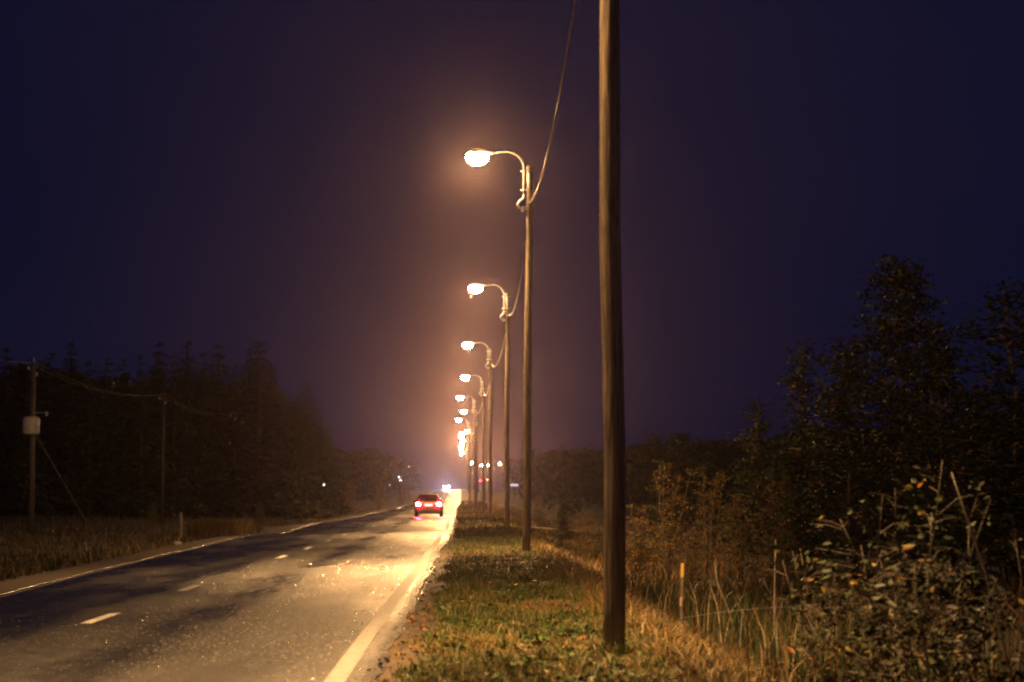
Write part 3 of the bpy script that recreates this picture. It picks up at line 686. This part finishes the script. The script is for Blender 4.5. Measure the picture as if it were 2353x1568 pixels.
# left roadside bushes lit from the road
for px, Y, pt, m, wd, lb in [
    (597,132,1150,0,1.0,'orange lit bush under the last left utility pole'),
    (355,150,1150,1,1.2,'dim bush under the second utility pole'),
    (175,128,1190,1,1.0,'low dim bush at the foot of the slanting guy wire'),
    (705,215,1120,0,1.2,'brown bush on the far side left of the car, before the wood end'),
    (800,250,1100,1,1.3,'rounded brown bush left of the car'),
    (870,300,1085,0,1.2,'tall brown bush beyond the left verge near the car'),
    (925,420,1098,1,1.3,'distant brown bush closest to the red tail lamps')]:
    put('bush', BI[m], px, Y, pt, [4.2,3.4][m], lb, 'bush', 'bushes along the left side of the road', wd)
for px, Y, pt, m, wd, lb in [  # bushes added to darken the pale ground right of the poles
    (1100,205,1158,1,1.5,'low dark bush right of the asphalt edge, level with the red tail lamps'),
    (1125,165,1176,0,1.5,'low dark bush between the third and fourth lamp poles'),
    (1142,240,1140,1,1.5,'dark bush behind the foot of the third lamp pole'),
    (1185,150,1165,0,1.5,'dark bush between the second and third lamp poles'),
    (1080,330,1128,0,1.4,'dark bush at the bend of the far right verge'),
    (1108,400,1118,1,1.5,'dark bush under the far red signals'),
    (1240,210,1120,0,1.5,'dark bush under the white sign, right of the second lamp pole')]:
    put('bush', BI[m], px, Y, pt, [4.2,3.4][m], lb, 'bush', 'bushes added to darken the far right verge', wd)
# lone lights far left: yard lamps on posts
M['yard'] = mat('yard_lamp_glass', (.9,.9,.9), .3, emis=(.85,.9,1), estr=9); M['yard_dim'] = mat('yard_lamp_glass_dim', (.8,.8,.8), .3, emis=(.9,.85,1), estr=1.5)
for px, py, Y, m, lb in [(745,1114.5,205,M['yard'],'tiny bright white yard lamp among the left trees'), (940,1073,500,M['yard_dim'],'faint yard lamp, the one nearest the street lamps on the left'),
                         (896,1115,395,M['yard_dim'],'faint yard lamp low left of the pair of house windows'), (917,1097,400,M['yard'],'small white yard lamp above the house window'), (921,1104,398,M['yard'],'small white yard lamp just under its twin, left of the headlights')]:
    X = X_of(px, Y); z0 = float(ground_z(X, Y)); h = Z_of(py, Y)-z0
    r = thing('yard_lamp', (X, Y, z0), lb, 'yard lamp', 'far yard lamps on the left')
    MB().tube([(0,.1,-.2),(0,.1,h+.05),(0,0,h+.12)], .03, 6).build('post', M['black'], r)
    k = Y/2600; MB().lathe([(.02,-.5*k),(.4*k,-.3*k),(.4*k,.3*k),(.02,.5*k)], 10, (0,0,h)).build('lamp_glass', m, r, smooth=True)

# bare stems and saplings on the right
def sapling(pix, Y, rad, label, m='pale_stem'):
    pts = [Vector((X_of(px, Y+dy), Y+dy, Z_of(py, Y+dy))) for px, py, dy in pix]
    base = pts[0].copy(); base.z = min(base.z, float(ground_z(base.x, base.y)))
    if pts[0].z > base.z+.02: pts.insert(0, Vector((pts[0].x+(pts[0].x-pts[1].x)*.3, pts[0].y, base.z-.1)))
    base = pts[0].copy(); mb = MB(); n = len(pts)
    mb.tube([p-base for p in pts], [rad*(1-.7*i/(n-1)) for i in range(n)], 6)
    for i in range(1, n-1):
        d = Vector((random.uniform(-.12,.12), random.uniform(-.1,.1), random.uniform(.08,.2)))
        mb.tube([pts[i]-base, pts[i]-base+d, pts[i]-base+d*1.7+Vector((0,0,.04))], [rad*.35,rad*.22,.001], 4)
    o = mb.build('bare_stem', M[m], smooth=True); o.location = base
    tag(o, label, 'stem', 'bare stems in the right thicket')
sapling([(2325,1568,0),(2290,1420,0),(2262,1310,.1),(2225,1200,.2),(2187,1085,.3)], 26, .014, 'long bare stem leaning left from the right corner')
sapling([(2140,1568,0),(2120,1480,0),(2108,1400,0),(2100,1300,0)], 25, .012, 'bare stem rising through the orange brown leaves')
sapling([(1690,1455,0),(1672,1400,0),(1648,1340,0),(1640,1290,0)], 40, .014, 'thin bare stem standing right of the banded stake')
sapling([(1777,1440,0),(1778,1380,0),(1780,1300,0),(1782,1240,0)], 38, .012, 'thin upright bare stem in the dark reeds')
sapling([(1895,1568,0),(1868,1510,0),(1838,1480,0),(1825,1465,0)], 25.5, .010, 'broken pale stalk bending left at the bottom edge', 'pale_stem')
sapling([(1960,1568,0),(1935,1520,0),(1915,1500,0),(1905,1485,0)], 25.3, .009, 'curved pale stalk right of the broken one at the bottom edge', 'pale_stem')
sapling([(1500,1480,0),(1470,1452,0),(1440,1445,0),(1395,1440,0)], 30.5, .006, 'thin dry twig poking left across the grass behind the near pole', 'pale_stem')
# trailing thin wire of an old fence through the thicket
mb = MB(); Y0 = 33.
mb.tube([Vector((X_of(px, Y0), Y0, Z_of(py, Y0))) for px, py in ((1560,1420),(1640,1408),(1740,1398),(1840,1392),(1900,1387),(2000,1386),(2150,1389))], .0022, 5)
tag(mb.build('fence_wire', M['steel']), 'thin slack wire crossing the dark reeds before the near shrubs', 'wire')

# ------------------------------------------------------------------ grass, reeds, litter: countless, one object each
def blades(name, X, Y, h, wd, lean, mats_, midx, label, rng, bend=.35):
    n = len(X); Z = ground_z(X, Y) - .01
    a = rng.random(n)*6.283; ca, sa = np.cos(a), np.sin(a)
    la = rng.random(n)*6.283; L = lean*(.3+rng.random(n)); lx, ly = np.cos(la)*L*h, np.sin(la)*L*h
    P = np.stack([X,Y,Z],-1); W = np.stack([ca*wd, sa*wd, np.zeros(n)],-1)
    mid = P + np.stack([lx*bend, ly*bend, h*.6],-1); tip = P + np.stack([lx, ly, h*(1-.25*L)],-1)
    v = np.stack([P-W, P+W, mid+W*.7, mid-W*.7, tip],1).reshape(-1,3); i = np.arange(n)[:,None]*5
    f = np.concatenate([i+np.array([0,1,2]), i+np.array([0,2,3]), i+np.array([3,2,4])],1).reshape(-1,3)
    o = mesh_obj(name, v, f, mats_, midx=np.repeat(midx, 3)); tag(o, label, None, None, 'stuff'); return o
rng = RNG
def sample(n, x0, x1, y0, y1, power=1.6):
    u = rng.random(n); Y = (y0**(1-power)+(y1**(1-power)-y0**(1-power))*u)**(1/(1-power))
    x = x0+(x1-x0)*rng.random(n); return x + xc(Y), Y, x
GM = [M['gr_g'], M['gr_d'], M['gr_y'], M['gr_b'], M['gr_p']]
X, Y, x = sample(150000, -.75, 2.4, 21, 125, 1.9)
cl_ = vnoise(X*1.6, Y*.7, 51); keep = (x > -.62+.35*vnoise(Y*.45, Y*0, 52)+.2*rng.random(len(x))) & (rng.random(len(x)) < .70+.9*cl_)
X, Y, x = X[keep], Y[keep], x[keep]
g2 = vnoise(X*1.1+9, Y*.5, 53)+.25*rng.normal(size=len(X)); dry = sm(x, 1.0, 2.2)
mi = np.where(g2 > .22, 1, np.where(g2 > -.22, 0, 2)); r_ = rng.random(len(X))
mi = np.where(r_ < .16+.6*dry, np.where(rng.random(len(X)) < .5, 3, 2), mi)
h = (.04+.06*rng.random(len(X)))*(1+1.4*np.clip(vnoise(X*2.3, Y*1.2, 54), 0, 1))*(1+1.2*dry)
blades('grass', X, Y, h, .0022+.003*rng.random(len(X))+Y*.00004, .9, GM, mi, 'short wet green grass on the right verge', rng)
X, Y, x = sample(60000, 1.7, 5.4, 22, 110, 1.8)
k_ = rng.random(len(X)) < .55+.9*vnoise(X*1.3, Y*.8, 61); X, Y, x = X[k_], Y[k_], x[k_]
mi = rng.choice([2,3,4,1], size=len(X), p=[.42,.38,.12,.08])
blades('dry_grass', X, Y, .10+.26*rng.random(len(X))**1.6, .003+.003*rng.random(len(X))+Y*.00004, .8, GM, mi, 'straw coloured dry grass on the slope right of the poles', rng)
# tall pale stalks in front, on the verge
X, Y, x = sample(900, -.3, .5, 22, 27, 1.5); cx = np.floor(rng.random(len(X))*26); 
X = -.28+.035*cx + rng.normal(size=len(X))*.02; Y = 23+ (cx*7%11)*.35 + rng.normal(size=len(X))*.04
k_ = rng.random(len(X)) < .35; X, Y = X[k_], Y[k_]
blades('tall_grass', X, Y, .18+.22*rng.random(len(X)), .003, .5, GM, rng.choice([4,2,0], size=len(X), p=[.35,.15,.5]), 'taller pale grass stalks standing in the short grass at the bottom edge', rng)
TX, TY = [], []
for q in range(150):
    y = 22+38*random.random()**1.5; cxx = random.uniform(-.45, 2.3); m_ = random.randint(14, 40)
    TX.append(cxx+rng.normal(size=m_)*.045); TY.append(y+rng.normal(size=m_)*.06)
m_ = 420; a_ = rng.random(m_)*6.283; rr_ = .115+.09*rng.random(m_)**2; TX.append(1.32+rr_*np.cos(a_)); TY.append(28.7+rr_*np.sin(a_))
TX, TY = np.concatenate(TX), np.concatenate(TY)
blades('grass_tufts', TX, TY, .10+.17*rng.random(len(TX)), .003+.002*rng.random(len(TX)), 1.0, GM, rng.choice(5, size=len(TX), p=[.34,.26,.22,.12,.06]), 'longer tufts of grass on the verge and round the near pole foot', rng)
n = 2600; u = rng.integers(0, 170, n); r1 = np.random.default_rng(5); ccx = -.4+2.6*r1.random(170); ccy = 22+30*r1.random(170)**1.6
P = np.stack([ccx[u]+rng.normal(size=n)*.07, ccy[u]+rng.normal(size=n)*.09], -1); P = np.concatenate([P, (ground_z(P[:,0], P[:,1])+.02+.06*rng.random(n))[:,None]], 1)
v, f = rot_leaves(P, .05+.06*rng.random(n), rng, flat=.35, aspect=.6)
tag(mesh_obj('weeds', v, f, [M['gr_g'], M['gr_d'], M['leaf_b']], midx=np.repeat(rng.choice(3, size=n, p=[.5,.35,.15]), 2)), 'low broad leaved weeds among the verge grass', None, None, 'stuff')
# reeds in the right ditch
X, Y, x = sample(9000, 3.0, 7.5, 24, 60, 1.4)
k_ = rng.random(len(X)) < .45+1.1*vnoise(X*1.2, Y*.5, 71); X, Y = X[k_], Y[k_]
blades('reeds', X, Y, .45+.65*rng.random(len(X)), .006+.004*rng.random(len(X)), .35, [M['gr_d'],M['gr_b'],M['gr_p'],M['leaf_d']], rng.choice(4, size=len(X), p=[.4,.3,.1,.2]), 'dark reeds and dead stalks in the right ditch', rng)
# dead pale stalks along the bottom right
X, Y, x = sample(260, 2.2, 4.6, 24, 30, 1.2)
blades('dead_stalks', X, Y, .35+.4*rng.random(len(X)), .006+.004*rng.random(len(X)), .5, [M['gr_p'],M['gr_b']], rng.choice(2, size=len(X)), 'pale dead stalks at the foot of the near shrubs', rng)
# left side: rough grass of ditch and field, brown reeds by the marker post
X, Y, x = sample(70000, -30, -9.4, 45, 330, 1.5); 
k_ = (x < xl(Y)-1.5) & (rng.random(len(X)) < .6+.9*vnoise(X*.5, Y*.2, 81)); X, Y = X[k_], Y[k_]
blades('field_grass', X, Y, .12+.3*rng.random(len(X))**2, .012+.012*rng.random(len(X)), .7, GM, rng.choice([1,3,2], size=len(X), p=[.35,.45,.2]), 'rough dark grass of the ditch and field left of the road', rng)
n = 5000; Y = 121+rng.random(n)*26; X = -11.2+rng.random(n)**1.2*4.0*(Y/121-.3) - (Y-121)*.06 - .2; X = np.minimum(X, xl(Y)-2.3)
blades('reeds', X, Y, .5+.45*rng.random(n), .012+.008*rng.random(n), .3, [M['gr_b'],M['gr_y']], rng.choice(2, size=n, p=[.75,.25]), 'clump of brown reeds beside the left marker post', rng)
# right side far ground cover
X, Y, x = sample(40000, 3.5, 30, 50, 260, 1.5); k_ = rng.random(len(X)) < .6+.9*vnoise(X*.5, Y*.2, 91); X, Y = X[k_], Y[k_]
blades('undergrowth', X, Y, .15+.5*rng.random(len(X))**2, .015+.012*rng.random(len(X)), .7, GM+[M['leaf_o']], rng.choice([1,3,2,5], size=len(X), p=[.3,.4,.15,.15]), 'dark undergrowth in the ditch beyond the right verge', rng)
X, Y, x = sample(60000, -.7, 7, 105, 430, 1.4); k_ = rng.random(len(X)) < .65+.8*vnoise(X*.7, Y*.25, 93); X, Y = X[k_], Y[k_]
blades('verge_grass', X, Y, .08+.32*rng.random(len(X))**2, .012+.014*rng.random(len(X)), .8, GM, rng.choice([0,1,3,2], size=len(X), p=[.15,.3,.4,.15]), 'rough brownish grass of the far right verge', rng)
# fallen leaves on verge and shoulder
X, Y, x = sample(5200, -.95, 3.2, 22, 80, 1.8); P = np.stack([X, Y, ground_z(X, Y)+.015+.02*rng.random(len(X))], -1)
v, f = rot_leaves(P, .035+.035*rng.random(len(X)), rng, flat=.15, aspect=.7)
o = mesh_obj('fallen_leaves', v, f, [M['leaf_o'], M['leaf_y'], M['leaf_b']], midx=np.repeat(rng.choice(3, size=len(X), p=[.35,.2,.45]), 2)); tag(o, 'fallen leaves scattered over the verge', None, None, 'stuff')

# stone chips added to give the wet road its sparkle
M['chip'] = mat('sparkle_chip', (.08,.075,.07), .2, spec=.7)
n = 36000; u = rng.random(n); p_ = 1.7; Y = (21**(1-p_)+(95**(1-p_)-21**(1-p_))*u)**(1/(1-p_)); x = -7.2+6.4*rng.random(n)
k_ = (rng.random(n) < .55+1.2*vnoise(x*.9, Y*.25, 95)) & (rng.random(n) > .75*sm(-x, 4.6, 5.4)) & (np.abs(x+3.55) > .3*rng.random(n)); x, Y = x[k_], Y[k_]; n = len(x)
P = np.stack([x+xc(Y), Y, road_z(x, Y)-.001], -1); sz = .006+.012*rng.random(n)**2+Y*.00008
a0 = rng.random(n)*6.283; vs = []
for q in range(4):
    a = a0+q*1.57+rng.random(n)*.6; vs.append(P+np.stack([np.cos(a)*sz, np.sin(a)*sz, np.zeros(n)], -1))
vs.append(P+np.stack([(rng.random(n)-.5)*sz, (rng.random(n)-.5)*sz, sz*(.25+.5*rng.random(n))], -1))
v = np.stack(vs, 1).reshape(-1,3); i = np.arange(n)[:,None]*5
f = np.concatenate([i+np.array([q,(q+1)%4,4]) for q in range(4)], 1).reshape(-1,3)
tag(mesh_obj('sparkle_chips', v, f, M['chip']), 'stone chips added for the glitter of the wet road', None, None, 'stuff')

# ------------------------------------------------------------------ haze
hm = bpy.data.materials.new('haze'); hm.use_nodes = True; t = hm.node_tree; t.nodes.clear()
pv = t.nodes.new('ShaderNodeVolumePrincipled'); pv.inputs['Density'].default_value = HAZE; pv.inputs['Color'].default_value = (.95,.70,.80,1); pv.inputs['Anisotropy'].default_value = .955
ou = t.nodes.new('ShaderNodeOutputMaterial'); t.links.new(pv.outputs[0], ou.inputs['Volume'])
hz = MB(); hz.box((0, 1260, 15), (1840, 2720, 50)); ho = hz.build('haze', hm); ho['kind'] = 'stuff'; ho['label'] = 'damp night haze glowing round the lamps'
ho.hide_select = True
